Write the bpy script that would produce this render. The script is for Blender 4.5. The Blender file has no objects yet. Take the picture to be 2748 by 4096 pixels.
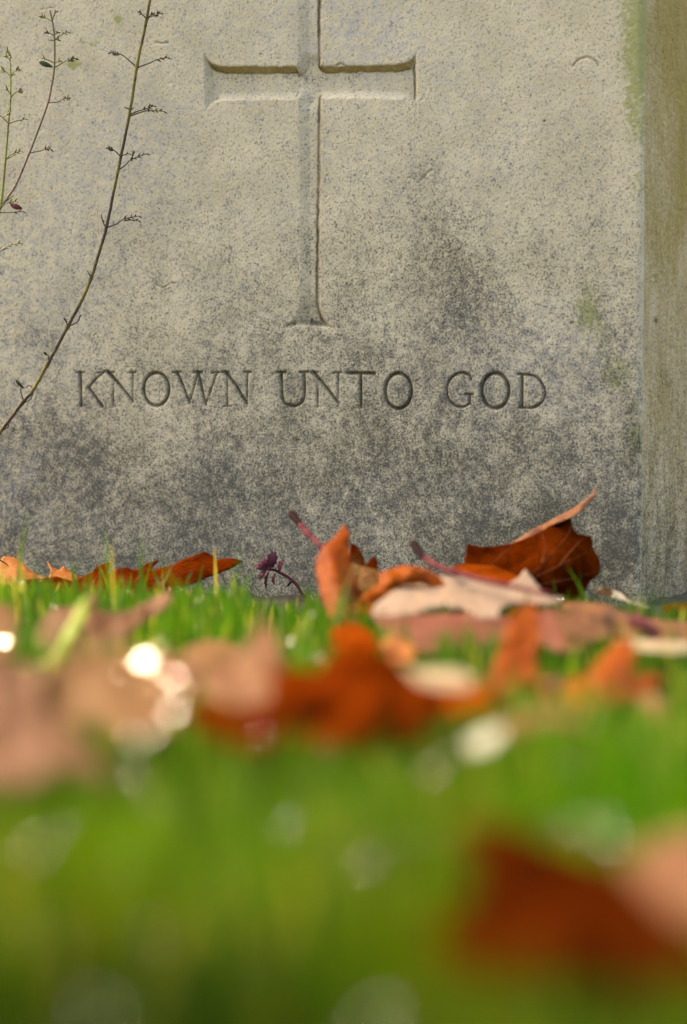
import bpy, bmesh, math, random
import numpy as np
from mathutils import Vector, Matrix, kdtree
from mathutils.geometry import delaunay_2d_cdt

SC = bpy.context.scene
COL = SC.collection
R = math.radians
rng = np.random.default_rng(7)
random.seed(7)

# ------------------------------------------------------------------ camera
F = 12500.0                      # focal length in photo pixels (photo 2748 x 4096)
CAM_H, PITCH, ROLL = 0.132, math.atan(598 / F), R(0.2)
cam = bpy.data.cameras.new('camera')
cam.sensor_fit = 'HORIZONTAL'; cam.sensor_width = 24.0
cam.lens = 24.0 * F / 2748.0
cam.clip_start = 0.02; cam.clip_end = 2000
cam.dof.use_dof = True; cam.dof.focus_distance = 1.715
cam.dof.aperture_fstop = (cam.lens / 1000.0) / 0.0178
cam_o = bpy.data.objects.new('camera', cam); COL.objects.link(cam_o)
CM = Matrix.Translation((0, 0, CAM_H)) @ Matrix.Rotation(R(90) - PITCH, 4, 'X') @ Matrix.Rotation(ROLL, 4, 'Z')
cam_o.matrix_world = CM
SC.camera = cam_o

# ------------------------------------------------------------------ sky and sun
SUN_EL, SUN_AZ = R(42), R(-44)   # azimuth from +Y, negative = left: behind the stone
TO_SUN = Vector((math.cos(SUN_EL) * math.sin(SUN_AZ), math.cos(SUN_EL) * math.cos(SUN_AZ), math.sin(SUN_EL)))
W = bpy.data.worlds.new('World'); SC.world = W; W.use_nodes = True
nt = W.node_tree; bg = nt.nodes['Background']
sky = nt.nodes.new('ShaderNodeTexSky'); sky.sky_type = 'NISHITA'; sky.sun_disc = False
sky.sun_elevation = SUN_EL; sky.sun_rotation = SUN_AZ
sky.air_density = 0.8; sky.dust_density = 7.0; sky.ozone_density = 0.3
nt.links.new(sky.outputs[0], bg.inputs[0]); bg.inputs[1].default_value = 0.15
sl = bpy.data.lights.new('sun', 'SUN'); sl.energy = 0.6; sl.angle = R(10); sl.color = (1.0, 0.91, 0.78)
so = bpy.data.objects.new('sun', sl); COL.objects.link(so)
so.rotation_euler = TO_SUN.to_track_quat('Z', 'Y').to_euler()
VS = SC.view_settings
VS.view_transform = 'Standard'; VS.look = 'None'; VS.gamma = 1.0; VS.exposure = 2.48
VS.use_curve_mapping = False
VS.use_white_balance = True; VS.white_balance_temperature = 8550; VS.white_balance_tint = 6   # camera set for shade
SC.cycles.use_denoising = True
SC.cycles.max_bounces = 8
SC.cycles.sample_clamp_indirect = 6.0

# ------------------------------------------------------------------ helpers
CR = np.array(CM.to_3x3()); CP = np.array((0, 0, CAM_H))
S1 = 2748 / 1568
def rays(px, py):
    px = np.asarray(px, float); py = np.asarray(py, float)
    d = np.stack([(px - 1374) / F, -(py - 2048) / F, -np.ones_like(px)], -1)
    return d @ CR.T
def at(px, py, Y):
    d = rays(px, py); return CP + d * (np.asarray(Y) / d[..., 1])[..., None]
def project(P):
    l = (np.asarray(P) - CP) @ CR
    return 1374 + F * l[..., 0] / -l[..., 2], 2048 - F * l[..., 1] / -l[..., 2]
def crop(ox, oy, sc):
    return lambda pts: [(ox + p[0] * sc, oy + p[1] * sc) + tuple(p[2:]) for p in pts]
c4 = crop(0, 0, 700 / 1568); c4b = crop(0, 900, 700 / 1568)
c5 = crop(0, 1900, 1374 / 1568); c6 = crop(1000, 1900, 900 / 1568); c7 = crop(1700, 1850, 1048 / 1568)
e1 = crop(0, 2300, 1374 / 1568); e2 = crop(1374, 2300, 1374 / 1568); e3 = crop(0, 2800, S1); dd = crop(0, 0, S1)

_tab = np.random.default_rng(11).random((4, 512, 512))
def vnoise(x, y, k=0):
    xi = np.floor(x).astype(int); yi = np.floor(y).astype(int)
    fx = x - xi; fy = y - yi
    fx = fx * fx * (3 - 2 * fx); fy = fy * fy * (3 - 2 * fy)
    t = _tab[k % 4]; a = (k * 37) % 512
    g = lambda i, j: t[(i + a) % 512, (j + 3 * a) % 512]
    return (g(xi, yi) * (1 - fx) + g(xi + 1, yi) * fx) * (1 - fy) + (g(xi, yi + 1) * (1 - fx) + g(xi + 1, yi + 1) * fx) * fy
def fbm(x, y, f, oct=4, k=0, gain=0.5):
    s = np.zeros(np.broadcast(x, y).shape); a = 1; n = 0
    for i in range(oct):
        s += a * vnoise(x * f, y * f, k + i); n += a; a *= gain; f *= 2.03
    return s / n
def sstep(a, b, x):
    t = np.clip((x - a) / (b - a), 0, 1); return t * t * (3 - 2 * t)

def link(o, parent=None):
    COL.objects.link(o)
    if parent is not None: o.parent = parent
    return o
def empty(name, loc, label=None, cat=None, group=None):
    o = bpy.data.objects.new(name, None); o.location = loc; o.empty_display_size = 0.01; link(o)
    tag(o, label, cat, group); return o
def tag(o, label=None, cat=None, group=None, kind=None):
    for k, v in (('label', label), ('category', cat), ('group', group), ('kind', kind)):
        if v: o[k] = v
    return o
def mesh_obj(name, V, faces, mat, parent=None, smooth=True, world=True, attrs=None):
    """V are world coordinates; a child is stored relative to its parent's location"""
    V = np.asarray(V, float)
    if parent is not None and world:
        V = V - np.array(parent_origin(parent))
    me = bpy.data.meshes.new(name)
    if isinstance(faces, np.ndarray):
        n, k = faces.shape
        me.vertices.add(len(V)); me.vertices.foreach_set('co', V.astype(np.float32).ravel())
        me.loops.add(n * k); me.loops.foreach_set('vertex_index', faces.astype(np.int32).ravel())
        me.polygons.add(n); me.polygons.foreach_set('loop_start', np.arange(0, n * k, k, dtype=np.int32))
        me.update(calc_edges=True)
    else:
        me.from_pydata([tuple(v) for v in V], [], faces)
    if attrs:
        for nm, a in attrs.items():
            if a.ndim == 1:
                me.attributes.new(nm, 'FLOAT', 'POINT').data.foreach_set('value', a.astype(np.float32))
            else:
                me.attributes.new(nm, 'FLOAT_COLOR', 'POINT').data.foreach_set('color', np.c_[a, np.ones(len(a))].astype(np.float32).ravel())
    me.polygons.foreach_set('use_smooth', np.full(len(me.polygons), smooth))
    me.materials.append(mat); me.update()
    return link(bpy.data.objects.new(name, me), parent)
def parent_origin(o):
    v = Vector((0, 0, 0))
    while o is not None:
        v = v + o.location; o = o.parent
    return v
def tube(P, rad, n=8, cap=True):
    """vertices and quads of a tapered tube through the points P"""
    P = np.asarray(P, float); m = len(P); rad = np.broadcast_to(np.asarray(rad, float), (m,))
    T = np.gradient(P, axis=0); T /= np.linalg.norm(T, axis=1)[:, None] + 1e-12
    ref = np.array((0.3, -0.9, 0.2)); V = []; Fs = []
    for i in range(m):
        a = np.cross(T[i], ref); a /= np.linalg.norm(a) + 1e-12; b = np.cross(T[i], a)
        for j in range(n):
            t = 2 * math.pi * j / n
            V.append(P[i] + rad[i] * (math.cos(t) * a + math.sin(t) * b))
    for i in range(m - 1):
        for j in range(n):
            Fs.append((i * n + j, i * n + (j + 1) % n, (i + 1) * n + (j + 1) % n, (i + 1) * n + j))
    if cap:
        Fs.append(tuple(range(n))[::-1]); Fs.append(tuple((m - 1) * n + j for j in range(n)))
    return V, Fs
def join(parts):
    V = []; Fs = []
    for v, f in parts:
        o = len(V); V += [tuple(q) for q in v]; Fs += [tuple(i + o for i in q) for q in f]
    return V, Fs
def spline(P, n):
    """Catmull-Rom resample"""
    P = np.asarray(P, float); m = len(P)
    Q = np.vstack([2 * P[0] - P[1], P, 2 * P[-1] - P[-2]]); out = []
    for t in np.linspace(0, m - 1, n):
        i = min(int(t), m - 2); f = t - i; a, b, c, d = Q[i:i + 4]
        out.append(0.5 * (2 * b + (c - a) * f + (2 * a - 5 * b + 4 * c - d) * f * f + (3 * b - a - 3 * c + d) * f ** 3))
    return np.array(out)

# ------------------------------------------------------------------ node helpers
class NT:
    def __init__(s, name):
        s.m = bpy.data.materials.new(name); s.m.use_nodes = True; s.t = s.m.node_tree
        s.b = s.t.nodes['Principled BSDF']; s.out = s.t.nodes['Material Output']
    def n(s, kind, **kw):
        o = s.t.nodes.new('ShaderNode' + kind)
        for k, v in kw.items():
            setattr(o, k, v)
        return o
    def l(s, a, b): s.t.links.new(a, b)
    def put(s, sock, v):
        if hasattr(v, 'is_output'): s.l(v, sock)
        elif isinstance(v, (tuple, list)) and len(v) == 3 and sock.type == 'RGBA': sock.default_value = (*v, 1)
        else: sock.default_value = v
    def math(s, op, a, b=0.0, clamp=False):
        o = s.n('Math', operation=op, use_clamp=clamp); s.put(o.inputs[0], a); s.put(o.inputs[1], b); return o.outputs[0]
    def mix(s, f, a, b, mode='MIX'):
        o = s.n('Mix', data_type='RGBA', blend_type=mode); s.put(o.inputs[0], f); s.put(o.inputs[6], a); s.put(o.inputs[7], b); return o.outputs[2]
    def noise(s, scale, detail=3, rough=0.55, vec=None, dist=0.0):
        o = s.n('TexNoise'); o.inputs['Scale'].default_value = scale; o.inputs['Detail'].default_value = detail
        o.inputs['Roughness'].default_value = rough; o.inputs['Distortion'].default_value = dist
        if vec is not None: s.l(vec, o.inputs['Vector'])
        return o.outputs['Fac']
    def ramp(s, f, lo, hi, a=0.0, b=1.0):
        o = s.n('MapRange', interpolation_type='SMOOTHSTEP'); s.put(o.inputs[0], f)
        for i, v in enumerate((lo, hi, a, b)): o.inputs[i + 1].default_value = v
        return o.outputs[0]
    def attr(s, name, fac=True):
        o = s.n('Attribute', attribute_name=name); return o.outputs['Fac' if fac else 'Color']
    def coord(s, scale=None):
        c = s.n('TexCoord').outputs['Object']
        if scale:
            m = s.n('Mapping'); m.inputs['Scale'].default_value = scale; s.l(c, m.inputs[0]); return m.outputs[0]
        return c
    def bump(s, h, strength, dist, prev=None):
        o = s.n('Bump'); o.inputs['Strength'].default_value = strength; o.inputs['Distance'].default_value = dist
        s.l(h, o.inputs['Height'])
        if prev is not None: s.l(prev, o.inputs['Normal'])
        return o.outputs[0]
    def set(s, **kw):
        for k, v in kw.items(): s.put(s.b.inputs[k.replace('_', ' ')], v)
        return s

# ------------------------------------------------------------------ stone material
def stone_material(name='portland_limestone', scale=None):
    g = NT(name); v = g.coord(scale)
    n1 = g.noise(900, 3, 0.6, v); n1b = g.noise(1900, 2, 0.6, v)
    n2 = g.noise(230, 4, 0.6, v); n3 = g.noise(38, 4, 0.55, v); n4 = g.noise(14, 3, 0.5, v)
    col = g.mix(g.ramp(n3, .36, .64), (.59, .515, .378), (.51, .442, .318))
    col = g.mix(g.math('MULTIPLY', g.ramp(n2, .52, .68), .35), col, (.46, .44, .42))          # lilac grey flecks
    col = g.mix(g.math('MULTIPLY', g.ramp(n1b, .54, .68), .6), col, (.68, .65, .56))          # shell grains
    col = g.mix(g.math('MULTIPLY', g.ramp(n1, .53, .68), .75), col, (.20, .18, .14))         # pores
    col = g.mix(g.math('MULTIPLY', g.attr('blue'), g.ramp(n2, .36, .6)), col, (.37, .37, .42))
    # algae
    gm = g.math('ADD', g.attr('green'), g.math('MULTIPLY', g.math('SUBTRACT', g.noise(420, 4, .65, v), .5), 2.4))
    col = g.mix(g.math('MULTIPLY', g.ramp(gm, .15, .95), .8), col, (.27, .285, .095))
    om = g.math('ADD', g.attr('ochre'), g.math('MULTIPLY', g.math('SUBTRACT', g.noise(500, 4, .65, v), .5), 1.2))
    col = g.mix(g.math('MULTIPLY', g.ramp(om, -.2, 1.0), .85), col, (.30, .215, .055))
    # dark speckled crust
    d = g.math('ADD', g.math('MULTIPLY', g.attr('dark'), 1.0),
               g.math('ADD', g.math('MULTIPLY', g.math('SUBTRACT', n1, .5), 1.9),
                      g.math('ADD', g.math('MULTIPLY', g.math('SUBTRACT', n2, .5), 1.3), g.math('MULTIPLY', g.math('SUBTRACT', n1b, .5), .9))))
    dm = g.ramp(d, -.08, 1.15)
    dcol = g.mix(g.ramp(n4, .4, .6), (.060, .058, .041), (.068, .067, .060))
    col = g.mix(g.math('MULTIPLY', dm, .93), col, dcol)
    col = g.mix(g.attr('dirt_shade'), col, (.045, .038, .022))
    nb = g.bump(n1, .30, .0004); nb = g.bump(n2, .10, .0006, nb)
    g.set(Base_Color=col, Roughness=.93, Normal=nb); g.b.inputs['Specular IOR Level'].default_value = .2
    return g.m
MAT_STONE = stone_material(); MAT_SIDE = stone_material('portland_limestone_sawn', (1, .22, 1))

# ------------------------------------------------------------------ headstone frame
TH = R(20); ct, st_ = math.cos(TH), math.sin(TH)
SU = np.array((ct, -st_, 0.0)); SN = np.array((-st_, -ct, 0.0)); SL = np.array((-0.1993, 1.800, 0.0)) - SU * .006
SW, SH, ST = 0.387, 0.813, 0.116
def on_stone(px, py, w=0.0):
    """world point where a photo pixel's ray meets the plane w metres in front of the stone"""
    d = rays(px, py); o = SL + SN * w
    t = ((o - CP) @ SN) / (d @ SN); return CP + d * t[..., None]
def uv_of(px, py):
    P = on_stone(np.asarray(px, float), np.asarray(py, float)) - SL
    return np.stack([P @ SU, P[..., 2]], -1)

# cross outline in the photo, turned into stone coordinates
def arc(pts, n=14): return [tuple(p) for p in spline(pts, n)]
cross_px = (arc([(1190, -60), (1184, -105), (1160, -140), (1112, -170)]) + arc([(1370, -170), (1322, -140), (1297, -105), (1291, -60)])
    + [(1290, 130), (1290, 255)] + arc([(1300, 261), (1560, 256), (1615, 249), (1650, 230), (1668, 196)]) + [(1671, 300)]
    + arc([(1670, 462), (1653, 425), (1620, 404), (1560, 396), (1290, 394)])
    + [(1288, 700), (1284, 1000)] + arc([(1282, 1150), (1284, 1205), (1292, 1255), (1314, 1292), (1350, 1318)])
    + arc([(1350, 1320), (1290, 1312), (1230, 1309), (1170, 1312), (1108, 1320)])
    + arc([(1108, 1318), (1150, 1294), (1180, 1258), (1195, 1205), (1200, 1150)]) + [(1198, 1000), (1194, 700), (1191, 396)]
    + arc([(1180, 400), (910, 402), (868, 410), (838, 428), (820, 462)]) + [(816, 330)]
    + arc([(812, 196), (829, 232), (860, 252), (910, 262), (1180, 262)]) + [(1190, 250), (1190, 120)])
cross_uv = uv_of(*np.array(cross_px).T)

def zs(ox, sc): return lambda *p: [(ox + a * sc, 1440 + b * sc) for a, b in p]
z1, z2, z3, z4 = zs(280, 480 / 1568), zs(700, 480 / 1568), zs(1080, 620 / 1568), zs(1720, 520 / 1568)
def ell(cx, cy, rx, ry, n=30):
    return [(cx + rx * math.cos(t), cy + ry * math.sin(t)) for t in np.linspace(0, 2 * math.pi, n)]
# (letter, [(points, width at start px, width at end px)])
LET = [
 ('K', [(z1((125, 165), (136, 380), (140, 600)), 19, 15), (z1((75, 166), (185, 162)), 12, 12), (z1((445, 152), (340, 240), (235, 362)), 13, 13),
        (z1((235, 358), (415, 605)), 17, 17), (z1((350, 172), (450, 150)), 9, 7), (z1((100, 604), (180, 600)), 5, 5)]),
 ('N', [(z1((560, 230), (560, 610)), 10, 13), (z1((490, 160), (640, 320), (815, 540)), 22, 15), (z1((812, 165), (815, 560)), 14, 9),
        (z1((770, 166), (852, 162)), 13, 13), (z1((470, 162), (575, 160)), 12, 12), (z1((530, 612), (600, 610)), 6, 6)]),
 ('O', [(ell(623.5, 1557, 50.5, 66), 18, 18)]),
 ('W', [(z2((25, 165), (100, 340), (185, 560)), 19, 14), (z2((188, 560), (300, 170)), 11, 11), (z2((295, 165), (400, 580)), 19, 14),
        (z2((402, 575), (545, 165)), 11, 12), (z2((-30, 162), (75, 160)), 12, 12), (z2((240, 162), (350, 160)), 13, 13), (z2((480, 168), (580, 162)), 12, 10)]),
 ('N', [(z2((680, 200), (680, 605)), 10, 14), (z2((655, 160), (800, 340), (935, 575)), 21, 15), (z2((942, 160), (938, 610)), 15, 9),
        (z2((610, 162), (700, 160)), 12, 12), (z2((890, 162), (985, 160)), 13, 13), (z2((640, 605), (735, 605)), 8, 8)]),
 ('U', [(z3((110, 130), (118, 300), (122, 385), (150, 442), (225, 466), (295, 448), (340, 390), (348, 300), (345, 130)), 17, 15),
        (z3((65, 126), (158, 124)), 13, 13), (z3((300, 126), (385, 122)), 13, 13)]),
 ('N', [(z3((478, 190), (478, 475)), 11, 13), (z3((440, 128), (560, 270), (688, 440)), 20, 15), (z3((686, 130), (684, 475)), 13, 10),
        (z3((410, 126), (490, 124)), 11, 11), (z3((645, 130), (720, 128)), 12, 12), (z3((455, 472), (505, 472)), 7, 7)]),
 ('T', [(z3((780, 132), (1052, 136)), 17, 17), (z3((912, 140), (915, 478)), 18, 16), (z3((790, 132), (796, 158)), 12, 5), (z3((1040, 136), (1042, 158)), 10, 5), (z3((880, 480), (945, 478)), 6, 6)]),
 ('O', [(ell(1591, 1564, 53, 71), 18, 18)]),
 ('G', [(z4((490, 240), (475, 190), (410, 158), (335, 162), (258, 212), (206, 300), (198, 390), (222, 472), (275, 538), (345, 570), (415, 562), (478, 520)), 15, 13),
        (z4((425, 412), (520, 416)), 11, 11), (z4((478, 415), (478, 520)), 15, 10)]),
 ('O', [(ell(1980, 1563, 54.5, 70), 19, 19)]),
 ('D', [(z4((1105, 180), (1110, 575)), 18, 16), (z4((1060, 172), (1180, 180), (1262, 200), (1322, 248), (1368, 325), (1386, 400), (1370, 472), (1312, 540), (1222, 580), (1080, 572)), 14, 14)]),
]
MM = 1 / 7180.0                                  # metres per photo pixel at the stone

def seg_dist(U, V, pts, w0, w1):
    """distance to a polyline minus local half width (negative inside)"""
    best = np.full(U.shape, 1e9); n = len(pts) - 1
    for i in range(n):
        a, b = pts[i], pts[i + 1]; ab = b - a; L2 = ab @ ab + 1e-15
        t = np.clip(((U - a[0]) * ab[0] + (V - a[1]) * ab[1]) / L2, 0, 1)
        d = np.hypot(U - a[0] - t * ab[0], V - a[1] - t * ab[1])
        w = (w0 + (w1 - w0) * (i + t) / n) * MM / 2
        best = np.minimum(best, d - w)
    return best
def poly_sd(U, V, P):
    """positive inside"""
    d = np.full(U.shape, 1e9); ins = np.zeros(U.shape, bool); n = len(P)
    for i in range(n):
        a = P[i]; b = P[(i + 1) % n]; ab = b - a
        t = np.clip(((U - a[0]) * ab[0] + (V - a[1]) * ab[1]) / (ab @ ab + 1e-15), 0, 1)
        d = np.minimum(d, np.hypot(U - a[0] - t * ab[0], V - a[1] - t * ab[1]))
        c = ((a[1] > V) != (b[1] > V)) & (U < (b[0] - a[0]) * (V - a[1]) / (b[1] - a[1] + 1e-15) + a[0]); ins ^= c
    return np.where(ins, d, -d)

def build_headstone():
    root = empty('headstone', tuple(SL), 'weathered grey limestone headstone carved with a sunk cross and KNOWN UNTO GOD', 'headstone')
    tb = uv_of([300, 300], [1470, 1650])[:, 1]
    u = np.concatenate([[0, .0003, .0007, .0012], np.linspace(.0018, SW - .0018, 700), [SW - .0012, SW - .0007, SW - .0003, SW]])
    v = np.concatenate([np.arange(-.03, tb[1], .00060), np.arange(tb[1], tb[0], .00046), np.arange(tb[0], .372, .00058), np.linspace(.372, 1, 22)[1:]])
    U, Vv = np.meshgrid(u, v); nr, nc = U.shape
    top = SH - .045 * ((U - SW / 2) / (SW / 2)) ** 2
    Z = np.where(Vv > .372, .372 + (Vv - .372) / (1 - .372) * (top - .372), Vv)
    # depth (inward)
    D = (fbm(U, Z, 90, 4, 0) - .5) * .0004 + (fbm(U, Z, 900, 2, 2) - .5) * .00022 + (fbm(U, Z, 12, 2, 1) - .5) * .0012
    pit = fbm(U, Z, 520, 2, 3); D += np.clip(pit - .76, 0, 1) * .002
    # worn arrises
    chip = .0020 + .0030 * np.clip(fbm(U * 0 + 3, Z, 70, 3, 1) - .35, 0, 1) * 2
    for e in (U, SW - U):
        x = np.clip(chip - e, 0, None); D += chip - np.sqrt(np.clip(chip ** 2 - x ** 2, 0, None))
    lab = np.zeros(U.shape, int)
    # cross
    wob = (fbm(U, Z, 260, 3, 2) - .5) * .0011
    sd = np.full(U.shape, -1.0)
    rr = np.where((v > uv_of([1300], [1345])[0, 1]) & (v < uv_of([1300], [-215])[0, 1] + .03))[0]; r0, r1 = rr[0], rr[-1] + 1
    sd[r0:r1] = poly_sd(U[r0:r1], Z[r0:r1], cross_uv)
    sdw = sd + wob
    uc = uv_of([1240], [700])[0, 0]; soft = (U < uc) & (U > uc - .0085) & (sd > -.001)
    prof = np.clip(sdw / np.where(soft, .0062, .0041), 0, 1); prof = np.where(prof < .12, prof ** 2 / .24 , prof - .06) / .94
    CD = .0038
    zf = uv_of([1240], [1300])[0, 1]; za = uv_of([1240], [328])[0, 1]
    D += (CD - .0022 * sstep(.0105, .0065, np.abs(U - uc)) * sstep(zf + .004, zf + .018, Z) * (1 - sstep(.017, .009, np.abs(Z - za)))) * prof
    lab[sd > -.0012] = 1
    # letters
    rr = np.where((v > tb[1] - .002) & (v < tb[0] + .002))[0]; r0, r1 = rr[0], rr[-1] + 1
    Ub, Zb = U[r0:r1], Z[r0:r1]; wb = wob[r0:r1]
    LD = np.full((len(LET),) + Ub.shape, 1.0)
    for i, (ch, strokes) in enumerate(LET):
        for pts, w0, w1 in strokes:
            P = uv_of(*np.array(pts, float).T)
            if len(pts) > 4: P = spline(P, len(pts) * 3)
            m = .004; a0, a1 = P.min(0) - m, P.max(0) + m
            cs = np.where((u > a0[0]) & (u < a1[0]))[0]
            s = slice(cs[0], cs[-1] + 1)
            LD[i][:, s] = np.minimum(LD[i][:, s], seg_dist(Ub[:, s], Zb[:, s], P, w0 * 1.12, w1 * 1.12))
    ld = LD.min(0); li = LD.argmin(0)
    fade = .80 + .3 * (fbm(Ub, Zb, 150, 2, 1) - .25)
    groove = np.clip(-(ld + wb * .35), 0, .0017) * 1.9 * fade
    D[r0:r1] += groove
    sub = lab[r0:r1]; k = ld < .0007; sub[k] = 2 + li[k]
    # small scars: a shell scar, a crack, scratches
    for pts, w, dep in ((dd([(1308, 150), (1318, 138), (1338, 131), (1356, 137), (1366, 150)]), 10, .0016), (dd([(348, 638), (360, 652), (374, 656), (386, 648), (402, 646)]), 6, .001),
                        (dd([(355, 97), (372, 99), (384, 97)]), 8, .0013), (dd([(92, 22), (104, 20), (128, 16)]), 5, .0008), (c6([(470, 580), (540, 530)]), 5, .0008),
                        (z1((390, 455), (470, 440), (550, 415)), 4, .0007), (dd([(960, 412), (972, 398), (985, 388)]), 14, .0009), (dd([(768, 150), (778, 146), (790, 152)]), 12, .0018)):
        P = uv_of(*np.array(pts, float).T); P = spline(P, 16); q = seg_dist(U, Z, P, w, w); D += np.clip(-q / (w * MM / 2), 0, 1) * dep
    px, py = project(SL + U[..., None] * SU + np.stack([0 * Z, 0 * Z, Z], -1))
    G = lambda cx, cy, sx, sy: np.exp(-((px - cx) / sx) ** 2 - ((py - cy) / sy) ** 2)
    nA = fbm(U, Z, 28, 4, 0); nB = fbm(U, Z, 75, 4, 2); nC = fbm(U, Z, 11, 3, 1); nS = fbm(U * 5, Z, 22, 3, 3)
    # dark crust creeping up from the ground, with drip shapes of its own
    line = py + (nC - .5) * 420 + (nS - .5) * 160 + .10 * (px - 1374)
    dark = -.12 + .22 * sstep(300, 1000, line) + .26 * sstep(800, 1600, line) + .40 * sstep(1350, 2050, line) + .16 * sstep(1900, 2350, line)
    dark += .24 * G(1835, 1120, 75, 150) + .30 * G(1760, 950, 140, 200) + .34 * G(1880, 1250, 160, 160) + .22 * G(1690, 690, 60, 60) + .26 * G(1300, 1390, 150, 90)
    dark += .16 * G(380, 1760, 150, 140) + .16 * G(330, 1950, 160, 200) + .12 * G(2380, 1950, 260, 300) + .16 * G(1500, 1150, 220, 300) + .20 * G(700, 1480, 240, 60) + .12 * G(1000, 1250, 300, 250)
    dark += .12 * G(1250, 700, 45, 420) - .16 * G(1200, 2150, 420, 160) - .1 * G(150, 2050, 160, 140)
    dark += (nA - .5) * .42 * sstep(700, 1700, py) + (nB - .5) * .5 * sstep(500, 1800, py) + (nB - .5) * .2
    dark += .8 * G(0, 60, 14, 130) * (nB > .45)
    dark -= .55 * np.exp(-(SW - U) / .0016) * sstep(.42, .6, nB + .1)
    dark = np.where(dark > .42, .42 + (dark - .42) * .78, dark)
    green = -.34 + 1.3 * G(2555, 120, 95, 280) + .65 * G(2550, 650, 60, 380) + .55 * G(2500, 420, 60, 130) + .95 * G(2360, 1310, 95, 130) + .95 * G(2470, 1510, 70, 90) + .7 * G(2540, 1750, 45, 260)
    green += .5 * G(2330, 1160, 60, 120) + .55 * G(2250, 1620, 60, 70) + .5 * G(640, 1840, 40, 40) + .35 * G(60, 80, 90, 110) + .45 * G(30, 430, 50, 160) + .35 * G(1330, 1800, 60, 240)
    for a, b, s in ((285, 265, 22), (300, 250, 26), (330, 258, 18), (365, 180, 14), (385, 165, 16), (410, 145, 15), (470, 70, 20), (475, 85, 16), (525, 12, 18), (565, 5, 20), (325, 165, 12)):
        green += .95 * G(a, b, s, s)
    green += (nB - .5) * 1.0 + (nA - .5) * .35
    ochre = np.full(U.shape, -1.0)
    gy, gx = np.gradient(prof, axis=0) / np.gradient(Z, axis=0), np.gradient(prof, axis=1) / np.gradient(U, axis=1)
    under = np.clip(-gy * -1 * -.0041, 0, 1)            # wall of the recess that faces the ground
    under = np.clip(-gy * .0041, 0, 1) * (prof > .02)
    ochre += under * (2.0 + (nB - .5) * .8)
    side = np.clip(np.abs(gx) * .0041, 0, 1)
    dirt_shade = .78 * np.exp(-((prof - .93) / .07) ** 2) * under * (.6 + .8 * nB) + 1.0 * np.exp(-((prof - .6) / .3) ** 2) * np.clip(gx * -.0041, 0, 1) * (.4 + nB)  # stained upper wall; right shaft wall: dirt plus shade put into the colour
    dirt_shade += .10 * side + 1.0 * np.clip(np.hypot(gx, gy) * .0041, 0, 1) * (gy > -20) * G(1230, 1285, 150, 42) * sstep(.05, .4, prof) * (.6 + .6 * nB)  # darker side walls and foot flares
    dirt_shade[r0:r1] += np.clip(groove / .0016, 0, 1) ** 1.3 * .80 * (.8 + .4 * nB[r0:r1])  # letter grooves darken with depth
    for a, b, s in ((1305 * S1, 735 * S1, 8), (1497 * S1, 732 * S1, 8), (678 * S1, 1003 * S1, 8), (1243 * S1, 275 * S1, 6), (865 * S1, 566 * S1, 4), (1042, 215, 5), (1408, 1590, 3)):
        dirt_shade += 1.2 * G(a, b, s * 1.2, s * .6)
    # lichen speckle along the arm floor just below its upper edge
    dark += .35 * np.exp(-((prof - 1) / .05) ** 2) * G(1240, 310, 500, 30) * (nB > .48)
    blue = np.clip(.10 + .55 * G(20, 1950, 170, 330) + .30 * G(150, 1250, 280, 450) + .35 * G(480, 620, 260, 260) + .45 * G(1450, 120, 260, 200) + .30 * G(2150, 1450, 300, 250) + .35 * (nA - .5), 0, .75)
    A = dict(dark=dark, green=green, ochre=ochre, dirt_shade=np.clip(dirt_shade, 0, .95), blue=blue)
    Pw = SL + U[..., None] * SU - D[..., None] * SN; Pw[..., 2] = Z
    Pf = Pw.reshape(-1, 3)
    idx = np.arange(nr * nc).reshape(nr, nc)
    Q = np.stack([idx[:-1, :-1], idx[:-1, 1:], idx[1:, 1:], idx[1:, :-1]], -1).reshape(-1, 4)
    lf = np.stack([lab[:-1, :-1], lab[:-1, 1:], lab[1:, 1:], lab[1:, :-1]], -1).reshape(-1, 4).max(1)
    # smooth normals of the whole front, shared by its pieces
    du = np.gradient(Pw, axis=1); dv = np.gradient(Pw, axis=0); N = np.cross(du, dv); N /= np.linalg.norm(N, axis=-1)[..., None]
    Nf = N.reshape(-1, 3)
    def piece(name, sel, parent):
        q = Q[sel]; ids, inv = np.unique(q, return_inverse=True)
        o = mesh_obj(name, Pf[ids], inv.reshape(-1, 4), MAT_STONE, parent, attrs={k: a.reshape(-1)[ids] for k, a in A.items()})
        o.data.normals_split_custom_set_from_vertices(Nf[ids].astype(np.float32)); return o
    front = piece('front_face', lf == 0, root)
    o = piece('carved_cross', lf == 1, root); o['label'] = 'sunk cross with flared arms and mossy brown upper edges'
    for i, (ch, _) in enumerate(LET):
        o = piece('carved_letter', lf == 2 + i, root); o['label'] = 'carved capital letter %s' % ch
    # right hand side with sawn vertical streaks, joined to the front arris
    def side(name, col, sgn):
        ws = np.concatenate([[0], np.linspace(.0012, ST, 74 if sgn > 0 else 5)])
        base = Pw[:, col]; n = len(ws); Zs = np.repeat(Z[:, col][:, None], n, 1); Ws = np.repeat(ws[None], nr, 0)
        rel = ((fbm(Ws * 5 + 5, Zs, 60, 3, 1) - .5) * .0005 + (fbm(Ws * 1.6, Zs, 420, 2, 2) - .5) * .0006 + (fbm(Ws, Zs, 900, 2, 0) - .5) * .0005) * np.minimum(Ws / .003, 1)
        P = base[:, None, :] - Ws[..., None] * SN + sgn * rel[..., None] * SU
        P[..., 2] = Zs
        ppx, ppy = project(P)
        sN = fbm(Ws * 5, Zs, 55, 4, 2); sM = fbm(Ws * 1.8, Zs, 26, 4, 1)
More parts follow.
